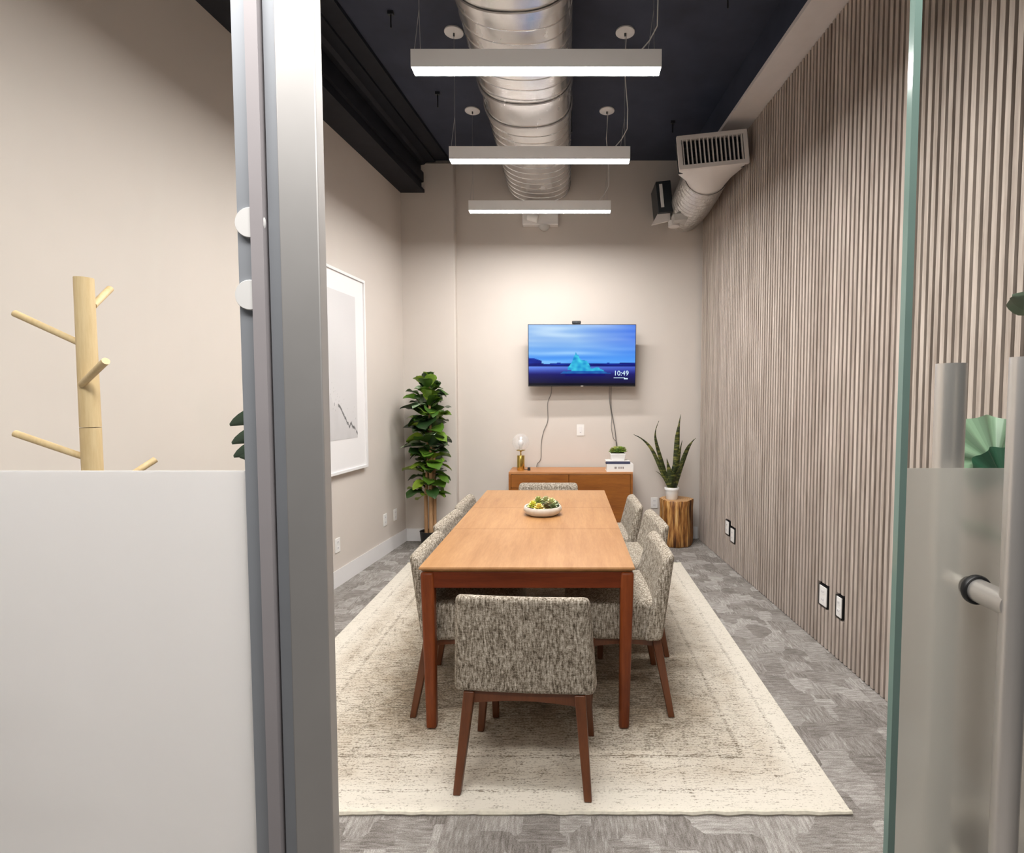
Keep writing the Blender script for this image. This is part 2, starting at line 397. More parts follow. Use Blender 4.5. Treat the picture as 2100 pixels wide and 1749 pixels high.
# front wall above the glass and beside it
o = MB(); o.box(-2.3, 1.8, YF-.02, YF+.10, 2.75, HC); o.box(-2.3, -2.13, YF-.02, YF+.1, 0, 2.75)
struct(o, 'wall_front', 'wall', 'wall above the glass entrance', 'wall')

# glass sidelite on the left (window_1): pane, film, gaskets
win = thing('window_1', (-.48, YF, 0), 'fixed glass sidelite with frosted lower film left of the doorway', 'window', kind='structure')
L = lambda x: x+.48
o = MB(); o.box(-1.65, 0, .0, .010, 0.0, 2.75); o.build('glass_pane', 'glass', win)
o = MB(); o.box(-1.65, -.002, -.0016, -.0003, 0, 1.392); f_ = o.build('frosted_film', 'frost', win); f_['label'] = 'frosted privacy film'
o = MB(); o.box(-.002, .022, -.004, .03, 0, 2.75); o.build('edge_strip', 'alu_grey', win)
o = MB(); o.box(.020, .0385, -.010, .03, 0, 2.75); o.build('gasket', 'mauve', win)
for z, dx in ((1.755, .019), (1.651, .016)):
    o = MB(); o.lathe([(0.0001, -.0045), (.021, -.0045), (.022, -.003), (.022, 0), (.0001, 0)], 28)
    o.build('standoff_cap', 'plastic', win, loc=(dx-.001, -.0040, z), rot=(-PI/2, 0, 0), smooth=True)
# aluminium post
post = thing('trim_4', (-.40, YF, 0), 'brushed aluminium door jamb post left of the opening', 'trim', kind='structure')
o = MB(); o.box(-.0420, -.0375, .006, .03, 0, 2.75); o.build('seal', 'gap', post)
o = MB(); o.box(-.0378, -.0165, -.002, .012, 0, 2.75); o.build('jamb_return', 'alu_grey', post)
o = MB(); o.box(-.0170, .0400, -.012, .012, 0, 2.75); o.build('jamb_face', 'alu', post, bevel=.002)
# glass door standing open on the right
door = thing('door_1', (.498, YF, 0), 'frameless glass door with frosted lower film and steel pull bars', 'door', kind='structure')
o = MB(); o.box(.0105, 1.25, 0, .012, .01, 2.74); o.build('glass_pane', 'glass', door)
o = MB(); o.box(0, .0105, 0, .012, .01, 2.74); o.build('glass_edge', 'edge', door)['label'] = 'polished green glass edge'
o = MB(); o.box(.0108, 1.25, .0123, .0135, .01, 1.394); o.build('frosted_film', 'frost_door', door)['label'] = 'frosted privacy film'
hx = .118
# outer and inner pull bars joined through the glass
o = MB(); o.tube([(hx+.002, -.070, .38), (hx+.002, -.070, 1.556)], .0165, 28); o.build('pull_bar', 'steel', door, smooth=True)['label'] = 'satin steel pull bar on the near side'
o = MB(); o.tube([(hx, .066, .38), (hx, .066, 1.556)], .0215, 28); o.build('pull_bar', 'steel', door, smooth=True)['label'] = 'satin steel pull bar behind the glass'
for z in (1.212, .46):
    o = MB(); o.tube([(hx, -.070, z), (hx, -.002, z)], .0175, 24); o.build('standoff_rod', 'steel', door, smooth=True)
    o = MB(); o.tube([(hx, .012, z), (hx, .066, z)], .0150, 24); o.build('standoff_rod', 'steel', door, smooth=True)
    o = MB(); o.lathe([(.0177, -.0005), (.021, -.0005), (.0225, .002), (.0225, .0065), (.021, .009), (.0177, .009)], 32); o.f.pop(); o.f.pop()
    o.build('gasket_ring', 'black', door, loc=(hx, -.0005, z), rot=(PI/2, 0, 0), smooth=True)['label'] = 'black rubber ring'

# wall plates
def plate(name, loc, rz, label, black=False, outlet=True, w_=.072, h_=.115, group=None):
    t = thing(name, loc, label, 'outlet' if outlet else 'switch', rz=rz, group=group)
    o = MB(); o.box(-w_/2, w_/2, -.007, 0, -h_/2, h_/2); o.build('cover_plate', 'plastic', t, bevel=.002)
    if black:
        o = MB(); e = .017; o.box(-w_/2-e, w_/2-.004, -.003, .022, -h_/2-e*.5, h_/2+e*.15); o.build('back_box', 'black', t)['label'] = 'black recessed box around the plate'
    if outlet:
        for s in (-1, 1):
            o = MB(); o.box(-.016, .016, -.0085, -.006, s*.024-.014, s*.024+.014); rc = o.build('receptacle', 'white', t, bevel=.002)
            o = MB()
            for q in (-1, 1): o.box(q*.006-.001, q*.006+.001, -.0089, -.0084, s*.024-.004, s*.024+.006)
            o.build('slot', 'black', rc)
    else:
        o = MB(); o.box(-.017, .017, -.0095, -.006, -.033, .033); o.build('rocker', 'white', t, bevel=.002)
        o = MB(); o.box(-.006, .006, -.0102, -.0094, -.029, -.025); o.build('indicator', 'cable', t)
    return t
aL = math.atan(.0968); aR = math.atan(.0607)
for (y, z, lb) in ((4.23, .33, 'white wall outlet nearest the doorway on the left wall'), (5.10, .336, 'white wall outlet, middle of three on the left wall'), (5.33, .336, 'white wall outlet nearest the corner column on the left wall')):
    plate('wall_outlet', (XL(y), y, z), PI/2 - aL, lb, group='left wall outlets')
for (y, z, lb) in ((4.79, .337, 'white outlet in a black box on the slats, farther pair, left one'), (4.66, .30, 'white outlet in a black box on the slats, farther pair, right one'), (3.17, .314, 'white outlet in a black box on the slats, nearer pair, left one'), (3.0, .313, 'narrow white outlet in a black box on the slats, closest to the glass door')):
    plate('wall_outlet', (XR(y)-.001, y, z), -PI/2 + aR, lb, black=True, group='slat wall outlets', w_=.078 if y > 3.1 else .05)
plate('wall_outlet', (.922, YB, .385), 0, 'white outlet on the back wall left of the log stump')
plate('wall_switch', (.132, YB, 1.165), 0, 'white wall switch plate below the television', outlet=False, w_=.078, h_=.12)

# ------------------------------------------------------------------ linear pendant lamps
def linear_lamp(cx, y, label):
    Lh = .61; zb = 3.105; t = thing('linear_lamp', (cx, y, zb), label, 'lamp', 'white linear pendant lamps')
    o = MB(); o.box(-Lh, Lh, -.038, .038, .004, .088); o.build('housing', 'lampbody', t, bevel=.002)
    o = MB(); o.box(-Lh+.004, Lh-.004, -.034, .034, .0025, .006); o.build('diffuser', 'diffuser', t)['label'] = 'glowing white diffuser'
    for s in (-1, 1):
        o = MB(); o.lathe([(.0001, -.012), (.058, -.012), (.064, -.008), (.064, 0), (.0001, 0)], 28); cn = o.build('canopy', 'white', t, loc=(s*(Lh-.035), 0, HC-zb), smooth=True)
        cn['label'] = 'round white ceiling canopy'
        o = MB(); o.tube([(0, 0, -.03), (0, 0, -.012)], .006, 8); o.build('cable_gripper', 'dark_metal', cn)
        o = MB(); o.tube([(s*(Lh-.035), 0, HC-zb-.012), (s*(Lh-.035), 0, .30)], .0014, 6)
        o.tube([(s*(Lh-.035), 0, .30), (s*(Lh-.035)-.028, 0, .088)], .0014, 6); o.tube([(s*(Lh-.035), 0, .30), (s*(Lh-.035)+.004, 0, .088)], .0014, 6)
        o.build('suspension_cable', 'wire', t)
    x = Lh-.035
    o = MB(); o.tube([(x+.01, .0, HC-zb-.012), (x-.004, 0, .62), (x+.02, 0, .35), (x+.018, 0, .22), (x-.02, 0, .15), (x-.075, 0, .088)], .0032, 8)
    o.build('power_cord', 'white_cord', t)
linear_lamp(-.130, 1.73, 'white linear pendant lamp right above the glass front, beyond the top of view')
linear_lamp(-.155, 2.73, 'white linear pendant lamp with the largest light bar, topmost of three in view')
linear_lamp(-.192, 3.735, 'white linear pendant lamp hanging in the middle of the row of three')
linear_lamp(-.243, 4.72, 'white linear pendant lamp closest to the back wall, smallest of three')

# ------------------------------------------------------------------ spiral duct (flat oval, along y)
dt = thing('ventilation_duct', (-.30, 3.2, 3.735), 'large silver spiral ventilation duct running under the ceiling', 'duct')
def oval(k, n, g):   # half width .32, half height .215
    a = 2*PI*k/n; return ((.322+g)*math.copysign(abs(math.cos(a))**.85, math.cos(a)), (.212+g)*math.copysign(abs(math.sin(a))**.85, math.sin(a)))
def duct_part(y0, y1, ribs, name):
    n = 64; ys = []; y = y0
    while y < y1:
        ys += [(y, 0)]
        if ribs and y+.008 < y1: ys += [(y+.002, .004), (y+.007, .004), (y+.009, 0)]
        y += ribs or .2
    ys.append((y1, 0)); o = MB(); vs = []; fs = []
    for i, (yy, g) in enumerate(ys):
        for k in range(n):
            a, b_ = oval(k, n, g); vs.append((a, yy-3.2 + (.018*math.cos(2*PI*k/n) if ribs else 0), b_))
    for i in range(len(ys)-1):
        for k in range(n): fs.append((i*n+k, i*n+(k+1) % n, (i+1)*n+(k+1) % n, (i+1)*n+k))
    o.add(vs, fs); ob = o.build(name, 'duct', dt, smooth=True); return ob
duct_part(.92, 2.45, .115, 'spiral_section'); duct_part(2.45, 2.95, 0, 'smooth_sleeve'); duct_part(2.95, 3.82, .115, 'spiral_section')
duct_part(3.82, 4.15, 0, 'smooth_sleeve'); duct_part(4.15, 5.66, .115, 'spiral_section')
for y in (2.44, 2.95, 3.83, 4.15):
    o = MB(); n = 64; vs = []; fs = []
    for i, (yy, g) in enumerate(((y-.03, .004), (y-.028, .012), (y+.028, .012), (y+.03, .004))):
        for k in range(n): a, b_ = oval(k, n, g); vs.append((a, yy-3.2, b_))
    for i in range(3):
        for k in range(n): fs.append((i*n+k, i*n+(k+1) % n, (i+1)*n+(k+1) % n, (i+1)*n+k))
    o.add(vs, fs); o.build('joint_band', 'duct', dt, smooth=True)
for (y, s) in ((2.0, -1), (2.0, 1), (4.6, -1), (4.6, 1)):
    o = MB(); o.box(s*.325-.008, s*.325+.008, y-3.2-.015, y-3.2+.015, -.02, HC-3.735); o.build('hanger_strap', 'dark_metal', dt)
# fixture on the back wall just under the duct
t = thing('wall_fixture', (-.285, YB, 3.33), 'small white box fixture on back wall under the round duct', 'fixture')
o = MB(); o.box(-.185, .185, -.09, 0, -.05, .10); o.build('housing', 'register', t, bevel=.01)
o = MB(); o.tube([(-.13, -.12, .03), (-.02, -.12, .0)], .045, 16); o.build('side_cover', 'plastic', t, bevel=.01, smooth=True)
o = MB(); o.lathe([(.0001, -.05), (.03, -.045), (.055, -.02), (.06, 0), (.0001, 0)], 24); o.build('sensor_dome', 'tag', t, loc=(.04, -.05, -.05), smooth=True)

# ------------------------------------------------------------------ supply register and flexible duct on the right
t = thing('supply_vent', (1.135, 4.30, 3.445), 'white supply air register on a silver flexible duct beside the slats', 'vent')
roll = Matrix.Rotation(R(-6), 4, 'Y')
def rollm(mb): mb.v = [tuple(roll @ Vector(v)) for v in mb.v]; return mb
W2, H2 = .275, .130
o = MB(); fr = .032
o.box(-W2, W2, 0, .03, -H2, -H2+fr); o.box(-W2, W2, 0, .03, H2-fr, H2); o.box(-W2, -W2+fr, 0, .03, -H2+fr, H2-fr); o.box(W2-fr, W2, 0, .03, -H2+fr, H2-fr)
rollm(o).build('register_frame', 'register', t, bevel=.002)
o = MB(); o.box(-W2+.01, W2-.01, .10, .11, -H2+.01, H2-.01); rollm(o).build('damper_back', 'dark_metal', t)
for k in range(15):
    x = -W2+fr+.012 + k*(2*(W2-fr)-.024)/14
    o = MB(); o.box(x-.0035, x+.0035, .006, .03, -H2+fr, H2-fr); rollm(o).build('vertical_fin', 'register', t)
for k in range(6):
    z = -H2+fr+.014 + k*(2*(H2-fr)-.028)/5
    o = MB(); o.box(-W2+fr, W2-fr, .036, .06, z-.0025, z+.0025); rollm(o).build('horizontal_fin', 'dark_metal', t)
# transition box from rectangle to round
o = MB(); n = 48; vs = []; fs = []
def rect_pt(k):
    a = 2*PI*k/n; c_, s_ = math.cos(a), math.sin(a); q = min(W2*.98/max(abs(c_), 1e-6), H2*.98/max(abs(s_), 1e-6)); v = roll @ Vector((c_*q, 0, s_*q)); return v.x, v.z
RD = .185
for i, (yy, f_) in enumerate(((.03, 0), (.16, .15), (.34, .85), (.40, 1))):
    for k in range(n):
        a = 2*PI*k/n; rx, rz = rect_pt(k); cx = .05*f_; vs.append((cx + rx*(1-f_)+RD*math.cos(a)*f_, yy, rz*(1-f_)+RD*math.sin(a)*f_-.02*f_))
for i in range(3):
    for k in range(n): fs.append((i*n+k, i*n+(k+1) % n, (i+1)*n+(k+1) % n, (i+1)*n+k))
o.add(vs, fs); o.build('plenum_box', 'register', t, smooth=True)
# corrugated run back to the wall
o = MB(); pts = []; rs = []
K = 60
for i in range(K+1):
    f_ = i/K; pts.append((.05+.02*f_, .40+.97*f_, -.02-.03*math.sin(f_*PI))); rs.append(RD + (.007 if i % 4 < 2 else -.004) + .003*random.random())
o.tube(pts, rs, 36, caps=False); o.build('flexible_duct', 'foil', t, smooth=True)['label'] = 'silver corrugated flexible duct'
# actuator on the duct's left side
t = thing('damper_actuator', (.98, 5.45, 3.44), 'dark grey damper actuator box left of the flexible duct', 'actuator')
o = MB(); o.box(-.115, .03, -.14, .16, -.13, .17); rollm(o).build('body', 'dark_metal', t, bevel=.006)
o = MB(); o.box(-.085, -.055, -.146, -.140, -.08, .14); rollm(o).build('label_strip', 'plastic', t)
o = MB(); o.box(.0, .13, -.26, -.16, -.255, -.19); rollm(o).build('junction_box', 'tag', t, bevel=.004)
o = MB(); o.prism([(-.16, -.24), (.02, -.20), (.02, -.13), (-.10, -.13)], -.10, -.07); o.build('bracket_plate', 'register', t)
o = MB(); o.tube([(.06, -.08, -.255), (.06, -.08, -.20)], .055, 20); o.build('round_connector', 'register', t, smooth=True)

# small hangers poking out of the ceiling
for (x, y, h, lb) in ((-1.13, 3.55, .10, 'thin black rod hanging from ceiling left of the nearest lamp'), (-1.05, 4.45, .12, 'thin black rod hanging from the ceiling left of the middle lamp'), (.96, 3.35, .12, 'thin black rod hanging from the ceiling near the soffit'), (.93, 4.9, .10, 'thin black rod hanging from the ceiling near the supply register')):
    t = thing('ceiling_hanger', (x, y, HC), lb, 'hanger', 'ceiling hanger rods')
    o = MB(); o.tube([(0, 0, -h), (0, 0, 0)], .005, 8); o.build('rod', 'black', t)
    o = MB(); o.box(-.018, .018, -.012, .012, -.02, 0); o.build('clip', 'dark_metal', t)

# ------------------------------------------------------------------ rug
t = thing('area_rug', (-.215, 3.325, 0), 'large cream distressed area rug under the meeting table', 'rug')
n = 40; o = MB(); o.box(-RX, RX, -RY, RY, .001, .009); o.build('rug_pile', 'rug', t, bevel=.003)
o = MB()
pts = [(-RX + 2*RX*i/120, -RY-.004+.006*noise.noise(Vector((i*.31, 0, 1))), .0075) for i in range(121)]; o.tube(pts, [.007+.003*random.random() for _ in pts], 6); o.build('end_binding', 'rug_edge', t, smooth=True)['label'] = 'frayed cream end binding'
o = MB(); pts = [(-RX + 2*RX*i/120, RY+.004+.006*noise.noise(Vector((i*.31, 5, 1))), .0075) for i in range(121)]; o.tube(pts, [.007+.003*random.random() for _ in pts], 6)
o.build('end_binding', 'rug_edge', t, smooth=True)['label'] = 'frayed cream end binding'

# ------------------------------------------------------------------ table
ZR = .0105
t = thing('meeting_table', (-.182, 3.33, ZR), 'long reddish brown wooden meeting table with rectangular top', 'table')
o = MB(); hx_, hy_ = .478, 1.0; T = .745
o.hexa([(-hx_+.022, -hy_+.022, T-.026), (hx_-.022, -hy_+.022, T-.026), (hx_-.022, hy_-.022, T-.026), (-hx_+.022, hy_-.022, T-.026), (-hx_, -hy_, T-.008), (hx_, -hy_, T-.008), (hx_, hy_, T-.008), (-hx_, hy_, T-.008)])
o.hexa([(-hx_, -hy_, T-.008), (hx_, -hy_, T-.008), (hx_, hy_, T-.008), (-hx_, hy_, T-.008), (-hx_+.002, -hy_+.002, T), (hx_-.002, -hy_+.002, T), (hx_-.002, hy_-.002, T), (-hx_+.002, hy_-.002, T)])
tt = o.build('tabletop', 'tabletop', t)
for y in (-.30, .30):
    o = MB(); o.box(-hx_+.003, hx_-.003, y-.0008, y+.0008, T, T+.0003); o.build('leaf_seam', M['chairwood'], tt)
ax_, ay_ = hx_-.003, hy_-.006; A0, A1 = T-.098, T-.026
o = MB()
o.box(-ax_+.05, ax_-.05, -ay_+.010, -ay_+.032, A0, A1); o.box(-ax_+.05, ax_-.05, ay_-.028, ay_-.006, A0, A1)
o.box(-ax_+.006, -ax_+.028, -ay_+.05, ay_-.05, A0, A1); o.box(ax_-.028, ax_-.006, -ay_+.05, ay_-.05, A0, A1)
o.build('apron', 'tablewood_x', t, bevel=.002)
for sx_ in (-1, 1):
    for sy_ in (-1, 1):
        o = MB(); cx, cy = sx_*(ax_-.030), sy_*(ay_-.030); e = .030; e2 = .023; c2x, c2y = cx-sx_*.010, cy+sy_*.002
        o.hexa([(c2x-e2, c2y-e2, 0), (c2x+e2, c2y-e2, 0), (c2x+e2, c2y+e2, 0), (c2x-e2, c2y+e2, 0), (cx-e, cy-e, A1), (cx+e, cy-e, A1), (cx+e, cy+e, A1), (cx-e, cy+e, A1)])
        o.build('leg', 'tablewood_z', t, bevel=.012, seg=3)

# ------------------------------------------------------------------ chairs (face +y, origin on the rug between the legs)
CG = 'grey tweed chairs around the meeting table'
def make_chair():
    t = thing('dining_chair', (0, 0, ZR), '', 'chair', CG)
    def pillow(name, f, nx, ny, nz, r):
        o = MB(); return o
    # seat: soft box
    o = MB(); w0 = .245
    o.hexa([(-w0, -.20, .352), (w0, -.20, .352), (w0-.01, .240, .362), (-w0+.01, .240, .362), (-w0, -.20, .545), (w0, -.20, .545), (w0-.01, .240, .548), (-w0+.01, .240, .548)])
    o.build('seat', 'tweed', t, bevel=.030, seg=4)
    # backrest: tapering, leaning back, gently hollowed at the front
    o = MB(); NX, NZ = 8, 6; vs = []; fs = []
    def P(u, v, side):
        wv_ = (.270 - .024*v) + (.012 if side else 0)*(1-.3*v); x = (2*u-1)*wv_
        z = .366 + .402*v - (.012*v if side else 0)
        yo = -.212 - .060*v                          # outer face
        th = .092 - .038*v
        hollow = .014*math.cos((2*u-1)*PI/2)
        if side == 0: return (x, yo - .006*math.cos((2*u-1)*PI/2), z)
        return (x, yo + th - hollow, z)
    g = {}
    for s in (0, 1):
        for i in range(NX+1):
            for j in range(NZ+1):
                g[s, i, j] = len(vs); vs.append(P(i/NX, j/NZ, s))
    for i in range(NX):
        for j in range(NZ):
            fs.append((g[0, i, j], g[0, i+1, j], g[0, i+1, j+1], g[0, i, j+1])); fs.append((g[1, i, j], g[1, i, j+1], g[1, i+1, j+1], g[1, i+1, j]))
    for i in range(NX):
        fs.append((g[0, i, 0], g[1, i, 0], g[1, i+1, 0], g[0, i+1, 0])); fs.append((g[0, i, NZ], g[0, i+1, NZ], g[1, i+1, NZ], g[1, i, NZ]))
    for j in range(NZ):
        fs.append((g[0, 0, j], g[0, 0, j+1], g[1, 0, j+1], g[1, 0, j])); fs.append((g[0, NX, j], g[1, NX, j], g[1, NX, j+1], g[0, NX, j+1]))
    o.add(vs, fs); o.build('backrest', 'tweed', t, bevel=.026, seg=4)
    # frame under the seat, rails slightly arched
    def rail(p0, p1, h0, h1, th):
        o = MB(); vs = []; fs = []; K = 10; d_ = (Vector(p1)-Vector(p0)).normalized(); n_ = Vector((-d_.y, d_.x, 0))*th/2
        for i in range(K+1):
            f_ = i/K; p = Vector(p0).lerp(Vector(p1), f_); h = h0 + (h1-h0)*math.sin(PI*f_)
            for (s, z) in ((-1, 0), (1, 0), (1, -h), (-1, -h)): vs.append((p.x+s*n_.x, p.y+s*n_.y, p.z+z))
        for i in range(K):
            for k in range(4): fs.append((i*4+k, i*4+(k+1) % 4, (i+1)*4+(k+1) % 4, (i+1)*4+k))
        fs += [(3, 2, 1, 0), (K*4, K*4+1, K*4+2, K*4+3)]; o.add(vs, fs); return o.build('rail', 'chairwood', t)
    zt = .368
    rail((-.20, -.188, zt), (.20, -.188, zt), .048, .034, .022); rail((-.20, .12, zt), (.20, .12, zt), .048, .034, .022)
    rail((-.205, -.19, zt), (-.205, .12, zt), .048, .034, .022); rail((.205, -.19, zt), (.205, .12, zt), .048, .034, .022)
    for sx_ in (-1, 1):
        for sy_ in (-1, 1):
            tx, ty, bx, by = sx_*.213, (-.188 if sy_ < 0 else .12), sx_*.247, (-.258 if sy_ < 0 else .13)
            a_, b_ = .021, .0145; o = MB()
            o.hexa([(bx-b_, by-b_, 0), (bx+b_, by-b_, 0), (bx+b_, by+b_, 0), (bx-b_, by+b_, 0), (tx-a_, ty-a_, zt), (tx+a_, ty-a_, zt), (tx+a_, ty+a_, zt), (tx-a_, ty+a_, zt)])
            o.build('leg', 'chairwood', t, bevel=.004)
    return t
proto = make_chair()
# x, y, turn, label
chairs = [(-.154, 2.192, -4, 'grey tweed chair at the near end of the table, back to the doorway'),
          (.224, 2.690, 90.5, 'grey tweed chair on the right side of the table, nearest the doorway'),
          (.300, 3.262, 93, 'grey tweed chair on the right side of the table, middle one'),
          (.238, 3.825, 90.5, 'grey tweed chair on the right side of the table, farthest'),
          (-.468, 2.690, -90, 'grey tweed chair on the left side of the table, nearest the doorway'),
          (-.495, 3.262, -93, 'grey tweed chair on the left side of the table, middle one'),
          (-.498, 3.825, -90.5, 'grey tweed chair on the left side of the table, farthest'),
          (-.17, 4.345, 180, 'grey tweed chair at the far end of the table before the sideboard')]
for i, (x, y, a, lb) in enumerate(chairs):
    c_ = proto if i == 0 else copy_tree(proto)
    c_.location = (x, y, ZR); c_.rotation_euler = (0, 0, R(a)); c_['label'] = lb

# ------------------------------------------------------------------ bowl of succulents
def rosette(mb, c, r, layers=4, col=None, tilt=0, cols=None):
    for l in range(layers):
        n_ = 7 + l % 2; f_ = 1 - l/layers
        for k in range(n_):
            a = 2*PI*(k+.5*(l % 2))/n_ + l*.3; el = R(15+60*l/layers)
            d_ = Vector((math.cos(a)*math.cos(el), math.sin(a)*math.cos(el), math.sin(el))); s_ = Vector((-math.sin(a), math.cos(a), 0)); u_ = d_.cross(s_)
            L_ = r*(.55+.45*f_); wv_ = L_*.33; b0 = Vector(c) + Vector((0, 0, r*.15*l))
            vs = [b0, b0+d_*L_*.55+s_*wv_, b0+d_*L_, b0+d_*L_*.55-s_*wv_, b0+d_*L_*.5+u_*-.12*L_, b0+d_*L_*.5+u_*.16*L_]
            mb.add(vs, [(0, 1, 5), (1, 2, 5), (2, 3, 5), (3, 0, 5), (1, 0, 4), (2, 1, 4), (3, 2, 4), (0, 3, 4)])
            if cols is not None: cols += [col]*8
def build_col(mb, name, cols, mat, parent, loc=None, smooth=False):
    me = bpy.data.meshes.new(name); me.from_pydata(mb.v, [], mb.f); me.update()
    at = me.color_attributes.new('Col', 'FLOAT_COLOR', 'CORNER'); 
    for p in me.polygons:
        for li in p.loop_indices: at.data[li].color = (*cols[p.index], 1)
        p.use_smooth = smooth
    me.materials.append(M[mat]); o = bpy.data.objects.new(name, me); C.objects.link(o); o.parent = parent
    if loc: o.location = loc
    return o
t = thing('succulent_bowl', (-.163, 3.415, ZR+.745), 'low stone coloured bowl of yellow green succulents on the table', 'bowl')
o = MB(); o.lathe([(.0001, 0), (.085, 0), (.108, .012), (.122, .032), (.122, .048), (.115, .058), (.108, .056), (.104, .040), (.0001, .038)], 48); o.build('bowl', 'ceramic', t, smooth=True)
o = MB(); o.lathe([(.0001, .046), (.06, .047), (.104, .043)], 24); o.build('soil', 'soil', t, smooth=True)
rng = random.Random(3)
for (x, y, z, r, c_) in ((-.062, -.02, .060, .045, (.62, .60, .10)), (-.02, -.065, .056, .042, (.70, .55, .13)), (-.03, .03, .075, .048, (.34, .38, .12)), (.02, .03, .080, .045, (.40, .42, .20)), (.055, -.005, .068, .052, (.48, .50, .24)), (.07, -.045, .052, .04, (.14, .17, .07)), (.02, -.035, .056, .036, (.16, .13, .05)), (.085, .03, .06, .035, (.15, .19, .08)), (0, .07, .06, .04, (.4, .40, .2))):
    o = MB(); cs = []; rosette(o, (x, y, z-.012), r, 4, c_, cols=cs); cs = [tuple(v*(.8+.4*rng.random()) for v in c) for c in cs]
    build_col(o, 'succulent', cs, 'leaf', t)

# ------------------------------------------------------------------ sideboard
t = thing('sideboard', (.026, 5.45, 0), 'warm brown wooden sideboard against the back wall', 'sideboard')
sw, sd, sh = .612, .20, .775
o = MB(); o.box(-sw, sw, -sd, sd, sh-.022, sh); o.build('top_panel', 'sidetop', t, bevel=.002)
o = MB(); o.box(-sw, -sw+.022, -sd, sd, .14, sh-.022); o.box(sw-.022, sw, -sd, sd, .14, sh-.022); o.box(-sw+.022, sw-.022, -sd+.02, sd, .14, .162); o.box(-sw+.022, sw-.022, sd-.01, sd, .162, sh-.022); o.box(-.011-.02, .011-.02, -sd+.02, sd-.01, .162, sh-.022)
o.build('carcass', 'sidewood', t)
o = MB(); o.box(-sw+.025, -.022, -sd, -sd+.02, sh-.155, sh-.026); dr = o.build('drawer', 'sidewood', t, bevel=.0015)
o = MB(); o.box(-.34, -.26, -sd-.004, -sd+.001, sh-.155, sh-.149); o.build('finger_pull', 'gap', dr)
o = MB(); o.box(-sw+.025, -.022, -sd, -sd+.02, .162, sh-.159); o.build('door', 'sidewood', t, bevel=.0015)
o = MB(); o.box(-.016, sw-.025, -sd, -sd+.02, .162, sh-.026); o.build('door', 'sidewood', t, bevel=.0015)
for sx_ in (-1, 1):
    for sy_ in (-1, 1):
        o = MB(); o.tube([(sx_*(sw-.06), sy_*(sd-.05), 0), (sx_*(sw-.07), sy_*(sd-.06), .14)], [.012, .018], 12); o.build('leg', 'tablewood_z', t, smooth=True)
# globe lamp
t = thing('table_lamp', (-.478, 5.40, sh), 'brass table lamp with a glass globe on the sideboard', 'lamp')
o = MB(); o.lathe([(.0001, 0), (.037, 0), (.038, .002), (.038, .148), (.036, .151), (.0001, .151)], 32); o.build('base', 'brass', t, smooth=True)
o = MB(); o.lathe([(.007, .151), (.006, .185), (.012, .192), (.046, .202), (.046, .206), (.0001, .206)], 28); o.build('neck', 'brass', t, smooth=True)
o = MB(); o.lathe([(.038, .206)] + [(.086*math.sin(a), .285-.086*math.cos(a)) for a in [R(28+k*9.5) for k in range(16)]] + [(.0001, .371)], 36); gl_ = o.build('globe_shade', 'globe', t, smooth=True); gl_['label'] = 'milky glass globe'
o = MB(); o.lathe([(.0001, .206), (.012, .206), (.013, .235), (.026, .262), (.028, .285), (.018, .305), (.0001, .31)], 20); o.build('bulb', 'white', t, smooth=True)
o = MB(); o.tube([(.04, .0, .006), (.06, .01, .004), (.078, -.005, .01)], .003, 8); o.build('cord', 'black', t)
o = MB(); o.tube([(.083, -.02, .0), (.083, -.02, .032)], [.016, .014], 14); o.build('cord_switch', 'black', t, smooth=True)['label'] = 'small dark switch knob on the cord'
# books and planter
t = thing('hardcover_book', (.514, 5.37, sh), 'thick white hardcover book, lower of the two on the sideboard', 'book', 'books stacked on the sideboard')
o = MB(); o.box(-.132, .132, -.09, .09, 0, .004); o.box(-.132, .132, -.09, .09, .072, .076); o.box(-.132, .132, -.093, -.089, 0, .076); o.build('cover', 'plastic', t)
o = MB(); o.box(-.128, .128, -.088, .086, .004, .072); o.build('pages', 'paper', t)
o = MB(); x = -.055
for wd in (.026, .004, .012, .016, .012, .016):
    o.box(x, x+wd-.004, -.0940, -.0930, .030, .050); x += wd+.002
o.build('spine_lettering', 'ink', t)
t = thing('hardcover_book', (.497, 5.375, sh+.0762), 'thin white book with dark blue spine, upper of two under the planter', 'book', 'books stacked on the sideboard')
o = MB(); o.box(-.122, .118, -.085, .085, 0, .003); o.box(-.122, .118, -.088, -.084, 0, .026); o.build('cover', 'navy', t)
o = MB(); o.box(-.118, .114, -.083, .082, .003, .023); o.build('pages', 'paper', t)
o = MB(); o.box(-.122, .118, -.088, .085, .0262, .029); o.build('top_cover', 'plastic', t)
t = thing('potted_succulent', (.497, 5.385, sh+.1053), 'green succulent in a white square pot on the stacked books', 'plant')
o = MB(); o.hexa([(-.066, -.066, 0), (.066, -.066, 0), (.066, .066, 0), (-.066, .066, 0), (-.078, -.078, .072), (.078, -.078, .072), (.078, .078, .072), (-.078, .078, .072)]); o.build('pot', 'plastic', t, bevel=.006)
o = MB(); o.box(-.068, .068, -.068, .068, .070, .0735); o.build('soil', 'soil', t)
o = MB(); cs = []
for (x, y, r, c_) in ((-.05, -.02, .05, (.22, .27, .06)), (-.02, .02, .06, (.42, .45, .14)), (.03, -.01, .062, (.20, .30, .05)), (.06, .02, .055, (.30, .36, .12)), (0, -.04, .045, (.12, .20, .04)), (.02, .04, .06, (.40, .43, .2))):
    rosette(o, (x, y, .078), r, 4, c_, cols=cs)
build_col(o, 'foliage', [tuple(v*(.75+.5*rng.random()) for v in c) for c in cs], 'leaf', t)

